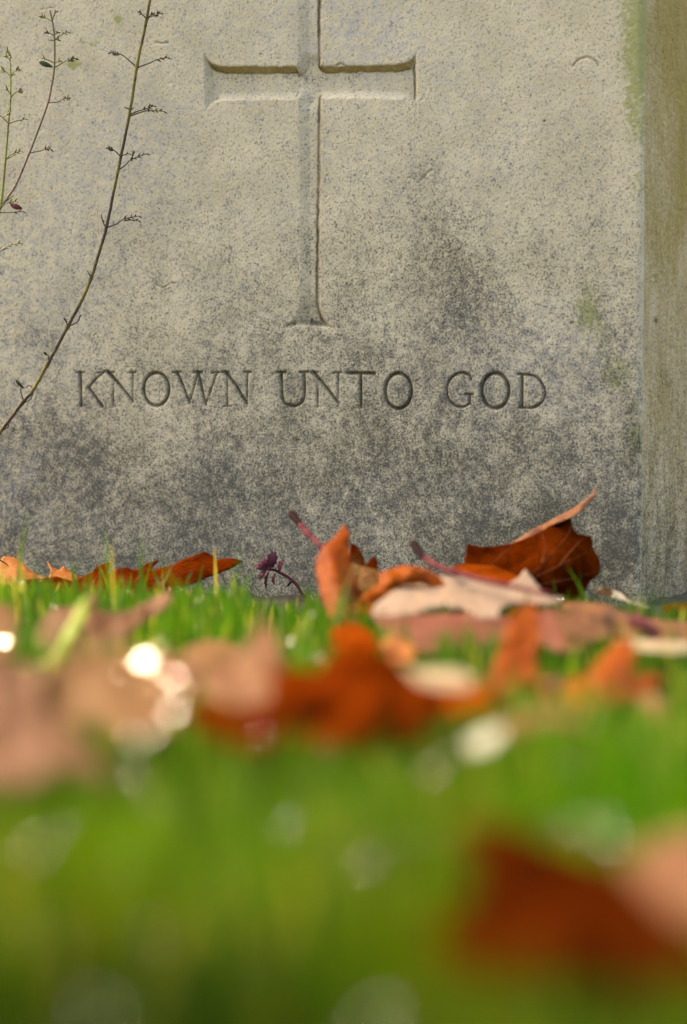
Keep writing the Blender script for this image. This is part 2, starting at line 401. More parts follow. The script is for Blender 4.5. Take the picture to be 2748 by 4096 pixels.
        at_ = dict(dark=-.06 + .20 * sstep(900, 1600, ppy) + .50 * sstep(1600, 2350, ppy) + (sN - .5) * .35 + .4 * (sM - .5),
                   green=.22 + .38 * sstep(1500, 300, ppy) * sstep(.002, .05, Ws) + (sM - .5) * 1.0 - .5 * sstep(900, 1900, ppy),
                   ochre=.52 + .55 * sstep(1500, 100, ppy) * sstep(-.02, .09, Ws) + (sN - .5) * .4 + .6 * (sM - .5) - .14 * sstep(1300, 2300, ppy),
                   dirt_shade=np.zeros_like(Zs), blue=np.full_like(Zs, .1))
        at_['dirt_shade'] += .9 * np.exp(-((ppx - 2623) / 9) ** 2 - ((ppy - 1281) / 12) ** 2) + .5 * np.exp(-((ppx - 2692) / 6) ** 2 - ((ppy - 2110) / 26) ** 2)
        ii = np.arange(nr * n).reshape(nr, n)
        q = np.stack([ii[:-1, :-1], ii[:-1, 1:], ii[1:, 1:], ii[1:, :-1]], -1).reshape(-1, 4)
        if sgn < 0: q = q[:, ::-1]
        return mesh_obj(name, P.reshape(-1, 3), q, MAT_SIDE, root, attrs={k: a.reshape(-1) for k, a in at_.items()}), P[:, -1]
    _, eR = side('side_face', nc - 1, 1)
    _, eL = side('side_face', 0, -1)
    # back and top
    rows = list(range(0, nr, 12)) + [nr - 1]
    V = [tuple(eR[i]) for i in rows] + [tuple(eL[i]) for i in rows]; n = len(rows)
    mesh_obj('back_face', V, [(i, i + 1, n + i + 1, n + i) for i in range(n - 1)], MAT_STONE, root)
    fr = Pw[-1]; bk = fr - SN * ST
    V = np.vstack([fr, bk]); m = len(fr)
    mesh_obj('top_face', V, [(i, i + 1, m + i + 1, m + i) for i in range(m - 1)], MAT_STONE, root)
    return root
build_headstone()

# ------------------------------------------------------------------ ground
def ground_materials():
    g = NT('lawn_soil'); v = g.coord()
    col = g.mix(g.ramp(g.noise(60, 4, .6, v), .35, .65), (.030, .024, .014), (.045, .060, .014))
    g.set(Base_Color=col, Roughness=.95, Normal=g.bump(g.noise(300, 3, .6, v), .6, .002))
    s = NT('border_soil'); v = s.coord()
    col = s.mix(s.ramp(s.noise(220, 4, .6, v), .35, .7), (.022, .017, .012), (.060, .045, .030))
    s.set(Base_Color=col, Roughness=.95, Normal=s.bump(s.noise(500, 4, .6, v), .8, .002))
    return g.m, s.m
MAT_LAWN, MAT_SOIL = ground_materials()
ticks = np.array([-400, -120, -40, -12, -4, -2, -1.2] + list(np.linspace(-.8, .8, 60)) + [1.2, 2, 4, 12, 40, 120, 400.])
gx, gy = np.meshgrid(ticks, ticks + 1.2); near = np.exp(-(gx ** 2 + (gy - 1.2) ** 2) / 2)
gz = (fbm(gx + 9, gy + 9, 9, 3, 1) - .5) * .006 * near
ii = np.arange(gx.size).reshape(gx.shape)
ground = mesh_obj('ground', np.stack([gx, gy, gz], -1).reshape(-1, 3),
                  np.stack([ii[:-1, :-1], ii[:-1, 1:], ii[1:, 1:], ii[1:, :-1]], -1).reshape(-1, 4), MAT_LAWN)
tag(ground, kind='structure')
BW = .19                                             # bare strip in front of the stone
def border_d(x, y):                                   # metres in front of the stone's plane
    return (x - SL[0]) * SN[0] + (y - SL[1]) * SN[1]
a, b = np.meshgrid(np.linspace(-.9, 1.3, 260), np.linspace(-.30, BW + .03, 64))
P = SL + a[..., None] * SU + b[..., None] * SN
P[..., 2] = .0022 + (fbm(a + 5, b + 5, 45, 4, 2) - .5) * .008 * sstep(BW + .03, BW - .02, b)
P[-1, :, 2] = -.01
ii = np.arange(a.size).reshape(a.shape)
soil = mesh_obj('flower_border_soil', P.reshape(-1, 3), np.stack([ii[:-1, :-1], ii[1:, :-1], ii[1:, 1:], ii[:-1, 1:]], -1).reshape(-1, 4), MAT_SOIL)
tag(soil, kind='structure')

# ------------------------------------------------------------------ leaf materials
def leaf_material(name, c1, c2, spot=.35, trans=.35, rough=.42, tcol=None, spec=.45):
    g = NT(name); v = g.coord()
    n = g.noise(55, 4, .6, v); f = g.noise(420, 3, .6, v)
    col = g.mix(g.ramp(n, .32, .68), c1, c2)
    vo = g.n('TexVoronoi', feature='DISTANCE_TO_EDGE'); vo.inputs['Scale'].default_value = 330; g.l(v, vo.inputs['Vector'])
    vein = g.ramp(vo.outputs['Distance'], .0, .10, 1, 0)
    col = g.mix(g.math('MULTIPLY', vein, .28), col, tuple(.45 * x for x in c1))
    col = g.mix(g.math('MULTIPLY', g.ramp(f, .42, .70), .55), col, tuple(.45 * x for x in c2))
    s = g.ramp(g.noise(120, 2, .5, v, .5), .66, .76)
    col = g.mix(g.math('MULTIPLY', s, spot), col, (.03, .012, .006))
    nb = g.bump(vein, -.35, .0004); nb = g.bump(n, .5, .002, nb)
    g.set(Base_Color=col, Roughness=rough, Normal=nb); g.b.inputs['Specular IOR Level'].default_value = spec
    t = g.n('BsdfTranslucent'); g.l(nb, t.inputs['Normal'])
    tc = g.mix(.6, col, tcol or tuple(min(1, 1.3 * x) for x in c1)); g.l(tc, t.inputs[0])
    m = g.n('MixShader'); m.inputs[0].default_value = trans
    g.l(g.b.outputs[0], m.inputs[1]); g.l(t.outputs[0], m.inputs[2]); g.l(m.outputs[0], g.out.inputs[0])
    return g.m
LM = dict(
    red=leaf_material('leaf_red_brown', (.27, .052, .006), (.14, .022, .003), .5, .40, .6, spec=.0),
    deep=leaf_material('leaf_deep_red', (.135, .022, .0025), (.060, .008, .0012), .5, .42, .6, spec=.0),
    rust=leaf_material('leaf_rust', (.062, .010, .0012), (.038, .006, .001), .4, .40, .65, spec=.0),
    orange=leaf_material('leaf_orange', (.30, .064, .006), (.17, .028, .003), .25, .45, .6, spec=.03),
    seed=leaf_material('seed_wing', (.72, .60, .46), (.58, .45, .32), .1, .25, .5, spec=.2),
    rim=leaf_material('leaf_rim', (.42, .20, .115), (.34, .14, .07), .2, .3, .6, spec=.05),
    amber=leaf_material('leaf_amber', (.31, .070, .004), (.18, .032, .003), .25, .45, .6, spec=.03),
    mauve=leaf_material('leaf_mauve', (.120, .052, .025), (.072, .026, .011), .3, .22, .7, spec=.04),
    pale_mauve=leaf_material('leaf_pale_mauve', (.245, .180, .145), (.195, .130, .098), .25, .2, .6, spec=.10),
    rose=leaf_material('leaf_rose', (.165, .058, .040), (.11, .030, .019), .3, .25, .7, spec=.04),
    pink=leaf_material('leaf_pink_tan', (.170, .078, .037), (.115, .043, .018), .3, .25, .7, spec=.04),
    tan=leaf_material('leaf_tan', (.150, .075, .026), (.100, .042, .011), .3, .3, .7, spec=.04),
    cream=leaf_material('leaf_cream', (.28, .22, .15), (.22, .155, .09), .15, .2, .5, spec=.15),
    glint=leaf_material('leaf_wet_glint', (.70, .68, .62), (.62, .58, .50), .1, .15, .15),  # white base colour stands in for a wet highlight
    pale=leaf_material('leaf_pale_orange', (.38, .150, .050), (.28, .09, .022), .25, .42, .55, spec=.03),
    purple=leaf_material('weed_purple', (.13, .030, .052), (.07, .016, .030), .2, .15, .5, spec=.15),
    green=leaf_material('weed_green', (.045, .070, .030), (.060, .085, .030), .2, .2, .5),
    lime=leaf_material('blade_lime', (.26, .36, .008), (.20, .28, .006), .05, .45, .5, spec=.2),
)
def plain(name, c1, c2, scale=90, rough=.7, axis=None):
    g = NT(name); v = g.coord(axis)
    g.set(Base_Color=g.mix(g.ramp(g.noise(scale, 4, .6, v), .38, .62), c1, c2), Roughness=rough, Normal=g.bump(g.noise(1200, 2, .5, v), .3, .0002)); g.b.inputs['Specular IOR Level'].default_value = .0; return g.m
MAT_PETIOLE = plain('leaf_stalk', (.090, .030, .034), (.045, .012, .021), 120)
MAT_STALK_END = plain('leaf_stalk_end', (.012, .008, .011), (.022, .013, .012), 500)

BEADLEAF = {}
LEAFV = []                                            # leaf points, to keep grass from piercing blades
def tps(pts, Y):
    P = np.asarray(pts, float); c = P.mean(0); s = P.std() + 1e-9; P = (P - c) / s; n = len(P)
    def k(r2): return .5 * r2 * np.log(r2 + 1e-12)
    K = k(((P[:, None] - P[None]) ** 2).sum(-1)) + 2e-2 * np.eye(n)
    A = np.zeros((n + 3, n + 3)); A[:n, :n] = K; A[:n, n] = 1; A[:n, n + 1:] = P; A[n, :n] = 1; A[n + 1:, :n] = P.T
    w = np.linalg.lstsq(A, np.r_[Y, 0, 0, 0], rcond=None)[0]
    def f(q):
        q = (np.asarray(q, float) - c) / s
        return k(((q[:, None] - P[None]) ** 2).sum(-1)) @ w[:n] + w[n] + q @ w[n + 1:]
    return f
def sheet(name, outline, Yf, mat, parent, inner=(), amp=.0012, thick=.00028, cells=30, seed=0, smooth_out=1, track=True):
    """a leaf blade: outline (px, py[, Y]) with its own depth at each point, filled, waved and given thickness"""
    O = [(p[0], p[1], p[2] if len(p) > 2 else (Yf(p[0], p[1]) if callable(Yf) else Yf)) for p in outline]
    I = [tuple(p) for p in inner]
    f = tps([(p[0], p[1]) for p in O + I], np.array([p[2] for p in O + I]))
    B = np.array([(p[0], p[1]) for p in O]); span = np.ptp(B, 0); h = math.sqrt(span[0] * span[1]) / cells
    pts = []
    n = len(B)
    for i in range(n):
        a, b = B[i], B[(i + 1) % n]; L = np.hypot(*(b - a)); m = max(1, int(round(L / h)))
        nrm = np.array((-(b - a)[1], (b - a)[0])) / (L + 1e-9)
        for j in range(m):
            t = j / m; w = 0 if j == 0 else (random.random() - .5) * h * .22
            pts.append(a + (b - a) * t + nrm * w)
    pts = np.array(pts); nb = len(pts)
    gx_, gy_ = np.meshgrid(np.arange(B[:, 0].min(), B[:, 0].max(), h), np.arange(B[:, 1].min(), B[:, 1].max(), h))
    q = np.stack([gx_, gy_], -1).reshape(-1, 2) + rng.uniform(-.25, .25, (gx_.size, 2)) * h
    q = q[poly_sd(q[:, 0], q[:, 1], pts) > h * .45]
    allp = np.vstack([pts, q])
    r = delaunay_2d_cdt([Vector(p) for p in allp], [(i, (i + 1) % nb) for i in range(nb)], [tuple(range(nb))], 1, 1e-6)
    v2 = np.array([tuple(p) for p in r[0]]); faces = [tuple(t) for t in r[2]]
    Y = f(v2)
    s = (v2 - B.mean(0)) / max(span)
    Y = Y + (fbm(s[:, 0] + 7 + seed, s[:, 1] + 7, 3.5, 3, seed) - .5) * amp * 6
    Y = Y + (fbm(s[:, 0] + 3 + seed, s[:, 1] + 5, 11, 2, seed + 1) - .5) * amp * 1.6
    P = at(v2[:, 0], v2[:, 1], Y)
    o = mesh_obj(name, P, faces, mat, parent)
    md = o.modifiers.new('thickness', 'SOLIDIFY'); md.thickness = thick; md.offset = 0
    if track: LEAFV.append(P)
    return o
def stalk(parent, pts, r0, r1, end=True, name='stalk'):
    """pts (px, py, Y): petiole from its free end towards the blade"""
    P = at(*np.array([p[:2] for p in pts], float).T, np.array([p[2] for p in pts])); P = spline(P, 26)
    t = np.linspace(0, 1, len(P)); rad = r1 + (r0 - r1) * (1 - t) ** 1.6 ; rad[:3] *= np.array((1.02, 1.12, 1.08))
    o = mesh_obj(name, *tube(P, rad, 10), MAT_PETIOLE, parent)
    if end:
        e = mesh_obj('stalk_end', *tube(P[:6] + (P[0] - P[1]) * .02, rad[:6] * np.linspace(1.10, 1.02, 6), 10), MAT_STALK_END, o)
    return o
def rib(parent, pts, r, mat=None):
    P = at(*np.array([p[:2] for p in pts], float).T, np.array([p[2] for p in pts])); P = spline(P, 20)
    return mesh_obj('vein', *tube(P, np.linspace(r, r * .3, 20), 6), mat or MAT_PETIOLE, parent)
MAT_VEIN = plain('leaf_vein', (.16, .045, .018), (.10, .026, .012), 200)
MAT_VEINP = plain('leaf_vein_pale', (.36, .22, .13), (.28, .15, .09), 200)
def veins(parent, paths, r=.0004, mat=None):
    """ribs laid on the blade that was just made"""
    L = LEAFV[-1]; lx, ly = project(L)
    for pts in paths:
        Q = spline(np.array([p[:2] for p in pts], float), 18); Y = []
        for q in Q:
            d2 = (lx - q[0]) ** 2 + (ly - q[1]) ** 2; k = np.argsort(d2)[:4]; Y.append(np.average(L[k, 1], weights=1 / (d2[k] + 4)))
        P = at(Q[:, 0], Q[:, 1], np.array(Y) - .0003)
        mesh_obj('vein', *tube(P, np.linspace(r, r * .25, 18), 6), mat or MAT_VEIN, parent)
def leaf(px, py, Y, label):
    p = at(np.array(px), np.array(py), np.array(Y)); p[2] = max(.0, p[2])
    return empty('fallen_leaf', tuple(p), label, 'leaf', 'fallen autumn leaves on the grass')
def grad(y0, Y0, y1, Y1, kx=0.0, x0=0.0):
    return lambda x, y: Y0 + (Y1 - Y0) * (y - y0) / (y1 - y0) + kx * (x - x0)

def build_leaves():
    # long rolled leaf and the pale one behind it, left, against the stone
    L = leaf(500, 2390, 1.62, 'long rolled red-brown leaf with jagged edge lying against the stone at left')
    sheet('blade', c5([(60, 497), (110, 480), (260, 464), (330, 484), (420, 446), (440, 420), (470, 408), (507, 398), (492, 440), (484, 462), (505, 446), (545, 425), (585, 424), (600, 433), (640, 430), (670, 405), (725, 389), (700, 418), (690, 436),
            (780, 413), (860, 377), (935, 351), (962, 366), (980, 368), (983, 390), (1040, 380), (1078, 384), (1107, 394), (1050, 430), (960, 462), (880, 497), (800, 530), (700, 570), (500, 590), (300, 580), (100, 545)]),
          grad(2225, 1.655, 2415, 1.585), LM['deep'], L, amp=.003, cells=44, seed=1)
    veins(L, [c5(p) for p in ([(90, 500), (420, 500), (700, 475), (930, 420), (1080, 396)], [(420, 500), (450, 455), (495, 408)], [(620, 485), (640, 455), (690, 410)], [(700, 475), (800, 430), (925, 362)], [(560, 490), (540, 460), (530, 432)])])
    L = leaf(120, 2380, 1.69, 'pale orange leaf with torn points behind the long rolled leaf at left')
    sheet('blade', c5([(-90, 420), (-40, 385), (0, 392), (15, 372), (75, 378), (88, 396), (105, 400), (130, 432), (190, 463), (222, 470), (232, 438), (213, 394), (240, 420), (268, 434), (290, 417), (322, 440), (357, 462), (345, 540), (0, 560), (-90, 540)]),
          grad(2220, 1.73, 2390, 1.66), LM['pale'], L, amp=.002, seed=2)
    rib(L, [(*q, 1.684) for q in c5([(-60, 360), (20, 400), (40, 420)])], .0005, MAT_STALK_END)
    # upright leaf A with its curled right lobe
    L = leaf(1370, 2560, 1.44, 'orange leaf standing upright in the grass with a purple stalk pointing up left')
    sheet('blade', c6([(655, 345), (685, 385), (695, 440), (690, 480), (700, 560), (712, 640), (738, 720), (760, 795), (790, 870), (800, 950), (815, 1030), (830, 1100), (790, 1200), (700, 1230), (620, 1240), (575, 1140), (550, 1040), (520, 920), (482, 780), (460, 660), (463, 585), (520, 492), (580, 442), (622, 392)]),
          grad(2100, 1.455, 2590, 1.335), LM['orange'], L, inner=c6([(590, 700, 1.385), (640, 1000, 1.335)]), amp=.003, cells=34, seed=3)
    veins(L, [c6(p) for p in ([(690, 1160), (640, 980), (600, 760), (640, 520), (655, 370)], [(600, 760), (540, 680), (500, 560)], [(600, 760), (660, 680), (695, 580)], [(640, 980), (570, 890), (510, 780)], [(640, 980), (720, 900), (760, 820)])], .0005)
    sheet('curled_lobe', c6([(740, 900), (800, 830), (885, 775), (900, 690), (960, 665), (1060, 633), (1150, 638), (1250, 668), (1330, 716), (1385, 810), (1300, 795), (1200, 757), (1060, 768), (1000, 805), (930, 880), (875, 950), (835, 1010), (830, 1100), (760, 1180)]),
          grad(2265, 1.40, 2560, 1.335), LM['amber'], L, inner=c6([(980, 720, 1.365), (1150, 690, 1.365)]), amp=.003, seed=4)
    stalk(L, [(*q, y) for q, y in zip(c6([(292, 272), (370, 370), (450, 455), (540, 540), (600, 640)]), (1.56, 1.53, 1.50, 1.47, 1.43))], .0018, .0011)
    # small torn leaf behind A
    L = leaf(1480, 2340, 1.53, 'small dark red leaf tips poking up behind the upright orange leaf')
    sheet('blade', c6([(690, 640), (705, 480), (742, 492), (775, 535), (796, 580), (803, 628), (828, 606), (868, 560), (888, 598), (893, 660), (895, 760), (860, 860), (760, 860), (700, 800)]), grad(2180, 1.57, 2390, 1.51), LM['deep'], L, seed=5)
    sheet('pale_lobe', c6([(700, 612), (800, 640), (905, 668), (880, 740), (868, 795), (790, 815), (740, 770), (715, 700)]), grad(2260, 1.52, 2360, 1.47), LM['tan'], L, seed=6)
    # broad pale mauve leaf B with the long stalk
    L = leaf(1800, 2440, 1.34, 'broad pale mauve leaf lying flat with a long dark-tipped stalk across it')
    sheet('blade', c6([(850, 985), (872, 905), (950, 845), (1060, 765), (1180, 735), (1300, 745), (1330, 690), (1450, 685), (1568, 715)]) + c7([(300, 690), (400, 715), (480, 738), (560, 690), (600, 636), (640, 690), (705, 775), (830, 815), (760, 850), (600, 845), (505, 848), (450, 880), (440, 935), (340, 932), (250, 925)]) + c6([(1530, 940), (1480, 926), (1350, 922), (1250, 930), (1150, 968), (990, 990)]),
          grad(2295, 1.44, 2470, 1.265), LM['pale_mauve'], L, amp=.003, cells=36, seed=7)
    veins(L, [c6(p) for p in ([(900, 960), (1200, 900), (1450, 850), (1640, 800)], [(1200, 900), (1180, 830), (1150, 760)], [(1350, 870), (1360, 800), (1340, 720)], [(1100, 920), (1250, 950), (1380, 965)])], .0005, MAT_VEINP)
    stalk(L, [(*q, y) for q, y in zip(c6([(1140, 478), (1185, 545), (1250, 600), (1330, 645), (1450, 692)]) + c7([(130, 640), (330, 702), (560, 752), (780, 800)]), (1.50, 1.48, 1.455, 1.43, 1.40, 1.39, 1.35, 1.31, 1.28))], .0018, .0010)
    # dark red standing leaf C
    L = leaf(2200, 2400, 1.54, 'large dark red leaf standing on edge against the stone, pale curled rim on top')
    sheet('blade', c7([(255, 487), (330, 505), (420, 501), (520, 487), (640, 442), (780, 362), (872, 326), (880, 372), (890, 402), (912, 427), (945, 434), (990, 441), (1003, 480), (1003, 512), (1036, 562), (1046, 600), (1045, 662), (1018, 690), (985, 715), (963, 765), (945, 822), (900, 880), (700, 870), (500, 800), (350, 720), (180, 622), (235, 606), (240, 560)]),
          grad(2070, 1.575, 2440, 1.515), LM['deep'], L, inner=c7([(700, 600, 1.522), (850, 560, 1.528)]), amp=.004, cells=40, seed=8)
    veins(L, [c7(p) for p in ([(560, 760), (700, 610), (850, 440), (878, 345)], [(600, 715), (800, 620), (1000, 520)], [(620, 740), (850, 700), (1035, 650)], [(520, 505), (450, 560), (385, 625)], [(700, 610), (720, 500), (700, 425)], [(800, 620), (900, 500), (950, 445)])], .0005)
    sheet('curled_rim', c7([(505, 488), (570, 450), (640, 402), (780, 332), (900, 266), (950, 228), (1000, 190), (1032, 128), (1016, 205), (980, 252), (930, 292), (872, 330), (780, 366), (640, 446)]),
          lambda x, y: 1.552 + .00065 * max(0, (2150 - (y - (x - 2000) * -.62) + 0)) * 0 + .02, LM['rim'], L,
          inner=c7([(640, 446, 1.549), (780, 366, 1.551), (872, 330, 1.552), (700, 380, 1.595), (850, 300, 1.60)]), amp=.002, seed=9)
    # pink underside leaf D
    L = leaf(1780, 2590, 1.27, 'dull pink leaf drooping into the grass below the pale mauve one')
    sheet('blade', c6([(855, 985), (1000, 990), (1150, 980), (1400, 968), (1568, 960)]) + c7([(300, 925), (450, 920), (540, 935), (565, 1010), (500, 1075), (300, 1100), (100, 1130), (-60, 1120)]) + c6([(1500, 1240), (1250, 1250), (1080, 1220), (960, 1130)]),
          grad(2450, 1.275, 2620, 1.17), LM['rose'], L, amp=.003, seed=10)
    # crumpled leaf at right edge E
    L = leaf(2550, 2560, 1.27, 'crumpled beige leaf with dark holes at the right edge below the stone corner')
    sheet('blade', c7([(790, 850), (880, 835), (1000, 838), (1120, 858), (1200, 900), (1250, 930), (1400, 938), (1500, 950), (1640, 960), (1660, 1110), (1500, 1112), (1350, 1092), (1250, 1062), (1190, 1048), (1120, 1022), (1000, 1010), (960, 965), (880, 905)]),
          grad(2405, 1.40, 2590, 1.215), LM['pink'], L, inner=c7([(1300, 985, 1.255), (1050, 920, 1.30), (1450, 1020, 1.24)]), amp=.010, seed=11)
    stalk(L, [(*q, y) for q, y in zip(c7([(1255, 945), (1330, 985), (1380, 1020), (1400, 1050)]), (1.25, 1.24, 1.235, 1.235))], .0032, .0015, False)
    # orange lobes F and G
    L = leaf(2050, 2780, 1.11, 'orange leaf lobe rising in the grass at right of centre, out of focus')
    sheet('blade', e2([(750, 215), (795, 150), (850, 120), (890, 150), (900, 260), (880, 400), (905, 480), (960, 560), (920, 660), (640, 650), (615, 550), (670, 440), (725, 320)]), grad(2410, 1.13, 2850, 1.03), LM['orange'], L, amp=.004, seed=12)
    L = leaf(2450, 2800, 1.10, 'bright orange pointed leaf leaning right in the grass near the right edge')
    sheet('blade', e2([(1040, 470), (1100, 460), (1180, 375), (1262, 285), (1325, 305), (1335, 380), (1300, 465), (1440, 450), (1462, 490), (1385, 535), (1290, 580), (1200, 610), (1080, 640), (980, 560)]), grad(2550, 1.10, 2850, 1.00), LM['amber'], L, amp=.004, inner=e2([(1250, 430, 1.045)]), seed=13)
    L = leaf(2180, 2760, 1.08, 'dusky mauve leaf lying low between two bright orange leaves at right')
    sheet('blade', e2([(860, 480), (960, 455), (1050, 500), (1090, 600), (1000, 640), (880, 620), (840, 560)]), grad(2690, 1.12, 2870, 1.0), LM['pink'], L, seed=14)
    L = leaf(2260, 2560, 1.22, 'dark orange scrap between the flat mauve leaf and the crumpled beige leaf')
    sheet('blade', e2([(870, 190), (930, 150), (1010, 170), (1080, 240), (1110, 320), (1060, 360), (960, 350), (890, 300)]), grad(2430, 1.30, 2610, 1.17), LM['rose'], L, seed=31)
    L = leaf(900, 2640, 1.12, 'brown leaf scrap half sunk in the grass behind the pale pink lobe')
    sheet('blade', e1([(840, 330), (930, 300), (1040, 300), (1100, 340), (1060, 410), (960, 440), (860, 420)]), grad(2560, 1.17, 2690, 1.02), LM['tan'], L, seed=32)
    L = leaf(950, 2940, .86, 'dark red-brown leaf low in the grass between the wet tan leaf and the centre leaf')
    sheet('blade', e1([(870, 570), (990, 590), (1100, 620), (1240, 570), (1300, 660), (1260, 770), (1100, 800), (960, 740), (880, 660)]), grad(2800, .86, 3000, .76), LM['deep'], L, seed=33)
    for q, Yf, mt, lab in ((e2([(170, 300), (250, 280), (330, 335), (310, 400), (220, 400)]), grad(2540, 1.16, 2660, 1.08), 'pale', 'small pale orange leaf bit left of the drooping pink leaf'),
                           (e2([(950, 180), (1060, 145), (1180, 195), (1240, 285), (1120, 305), (1000, 265)]), grad(2420, 1.30, 2570, 1.19), 'mauve', 'mauve leaf fold beside the crumpled beige leaf'),
                           (e2([(1230, 300), (1320, 290), (1400, 300), (1600, 310), (1640, 350), (1500, 355), (1380, 345), (1290, 340)]), grad(2550, 1.19, 2620, 1.11), 'cream', 'cream upturned leaf margin at the right edge under the crumpled leaf'),
                           (e1([(560, 400), (690, 345), (830, 375), (905, 470), (850, 565), (700, 520), (600, 480)]), grad(2600, .97, 2790, .88), 'rose', 'dull red leaf piece in the grass behind the water beads'),
                           (e2([(420, 520), (540, 480), (650, 505), (690, 600), (570, 660), (450, 640)]), grad(2720, 1.02, 2880, .92), 'red', 'red-brown leaf piece between the dark centre leaf and the orange lobe'),
                           (e2([(-60, 250), (40, 215), (130, 260), (160, 330), (60, 360), (-40, 330)]), grad(2490, 1.20, 2610, 1.12), 'red', 'small red leaf piece at the foot of the upright orange leaf'),
                           (e2([(1330, 560), (1400, 530), (1470, 560), (1490, 640), (1410, 690), (1330, 655)]), grad(2760, 1.02, 2910, .92), 'pink', 'dull pink leaf bit in the grass near the right edge, blurred')):
        n_ = len(LEAFV); c_ = np.mean([p[:2] for p in q], 0)
        L = leaf(c_[0], c_[1], Yf(*c_), lab); sheet('blade', q, Yf, LM[mt], L, amp=.004, seed=40 + n_)
    # wet pale leaf W
    L = leaf(2000, 3000, .86, 'wet pale leaf edge in the grass right of centre, tip whitened as a glint')
    sheet('blade', e2([(640, 720), (700, 680), (800, 630), (950, 610), (1080, 640), (1040, 690), (900, 700), (770, 735), (690, 770)]), grad(2820, .85, 3030, .76), LM['tan'], L, amp=.002, seed=15)
    sheet('glint_tip', e2([(560, 770), (590, 735), (650, 708), (710, 690), (735, 710), (700, 760), (650, 800), (590, 808)]), grad(2900, .81, 3010, .765), LM['glint'], L, amp=.001, seed=34)  # tip coloured white to carry the glint
    # dark red centre leaf H
    L = leaf(1500, 2950, .98, 'big dark red leaf sunk in the grass at centre, blurred')
    sheet('blade', e1([(1240, 450), (1320, 425), (1450, 440), (1500, 380), (1545, 325), (1610, 300), (1668, 310), (1768, 360), (1848, 430), (1910, 490), (2020, 520), (2055, 600), (2000, 710), (1870, 770), (1720, 800), (1568, 800), (1450, 810), (1330, 750), (1280, 650), (1240, 550)]),
          grad(2560, .90, 3000, .79), LM['deep'], L, amp=.006, inner=e1([(1700, 560, .82), (1450, 600, .825)]), seed=16)
    sheet('curled_rim', e2([(270, 425), (340, 432), (440, 432), (540, 438), (605, 480), (560, 520), (430, 515), (340, 495)]), grad(2670, .93, 2760, .86), LM['cream'], L, seed=17)
    # pale pink spike I
    L = leaf(960, 2800, .99, 'pale pink pointed leaf lobe left of the dark red centre leaf, blurred')
    sheet('blade', e1([(1200, 190), (1255, 265), (1295, 390), (1255, 530), (1205, 610), (1100, 615), (1000, 570), (920, 555), (925, 425), (1040, 395), (1130, 325), (1170, 255)]), grad(2470, .95, 2840, .85), LM['pink'], L, amp=.003, seed=18)
    # leaf J
    L = leaf(400, 2590, 1.22, 'red-brown forked leaf with a pale upturned tip in the grass at left')
    sheet('blade', e1([(150, 275), (200, 190), (260, 148), (330, 150), (400, 108), (442, 80), (452, 168), (520, 180), (600, 163), (680, 120), (775, 70), (785, 108), (742, 162), (682, 202), (622, 242), (582, 302), (560, 380), (450, 390), (330, 390), (220, 400), (160, 330)]),
          grad(2360, 1.27, 2640, 1.17), LM['mauve'], L, amp=.004, inner=e1([(300, 220, 1.20), (600, 210, 1.235)]), seed=19)
    # leaf K
    L = leaf(300, 2980, .88, 'large tan and mauve leaf at the left edge sparkling with wet drops, blurred')
    sheet('blade', e1([(-140, 400), (-60, 375), (0, 365), (120, 415), (220, 430), (180, 560), (260, 660), (330, 700), (420, 800), (520, 960), (400, 950), (250, 880), (150, 980), (0, 990), (-140, 940)]), grad(2620, .83, 3160, .69), LM['mauve'], L, amp=.006, seed=20)
    sheet('side_lobe', e1([(170, 450), (240, 410), (330, 365), (450, 335), (540, 360), (600, 340), (740, 395), (790, 470), (830, 560), (860, 640), (760, 720), (560, 740), (450, 670), (330, 690), (240, 640), (190, 560)]), grad(2590, .86, 2950, .755), LM['tan'], L, amp=.005, seed=21); BEADLEAF['wet'] = LEAFV[-1]
    L = leaf(20, 2560, 1.08, 'small tan leaf tip cut by the left edge above the large wet leaf')
    sheet('blade', e1([(-120, 150), (0, 128), (50, 150), (85, 195), (62, 262), (75, 330), (-20, 400), (-120, 380)]), grad(2410, 1.12, 2650, 1.02), LM['tan'], L, seed=22); BEADLEAF['tip'] = LEAFV[-1]
    # leaf M
    L = leaf(2200, 3800, .62, 'very blurred dark red leaf in the foreground at lower right')
    sheet('blade', e3([(1045, 290), (1120, 275), (1200, 305), (1320, 350), (1430, 390), (1500, 470), (1600, 540), (1700, 590), (1650, 660), (1500, 650), (1300, 640), (1150, 640), (1040, 600), (990, 540), (1085, 440), (1080, 355)]), grad(3280, .58, 3940, .49), LM['rust'], L, amp=.005, seed=23)
    sheet('pale_lobe', e3([(1420, 380), (1490, 320), (1600, 290), (1720, 300), (1720, 470), (1620, 520), (1540, 500), (1480, 440)]), grad(3310, .62, 3700, .54), LM['pink'], L, seed=24)
    # right edge small orange leaf by the stone
    L = leaf(2720, 2450, 1.57, 'small orange leaf at the foot of the stone side, right edge')
    sheet('blade', c7([(1415, 858), (1480, 846), (1568, 842), (1640, 850), (1650, 930), (1500, 935), (1430, 900)]), grad(2410, 1.60, 2470, 1.55), LM['red'], L, seed=25)
    L = leaf(1960, 2290, 1.50, 'dark orange leaf scrap lying below the standing dark red leaf')
    sheet('blade', c7([(150, 640), (190, 612), (300, 610), (420, 622), (470, 640), (600, 700), (520, 740), (330, 700), (220, 670)]), grad(2255, 1.51, 2350, 1.45), LM['red'], L, seed=26)
build_leaves()

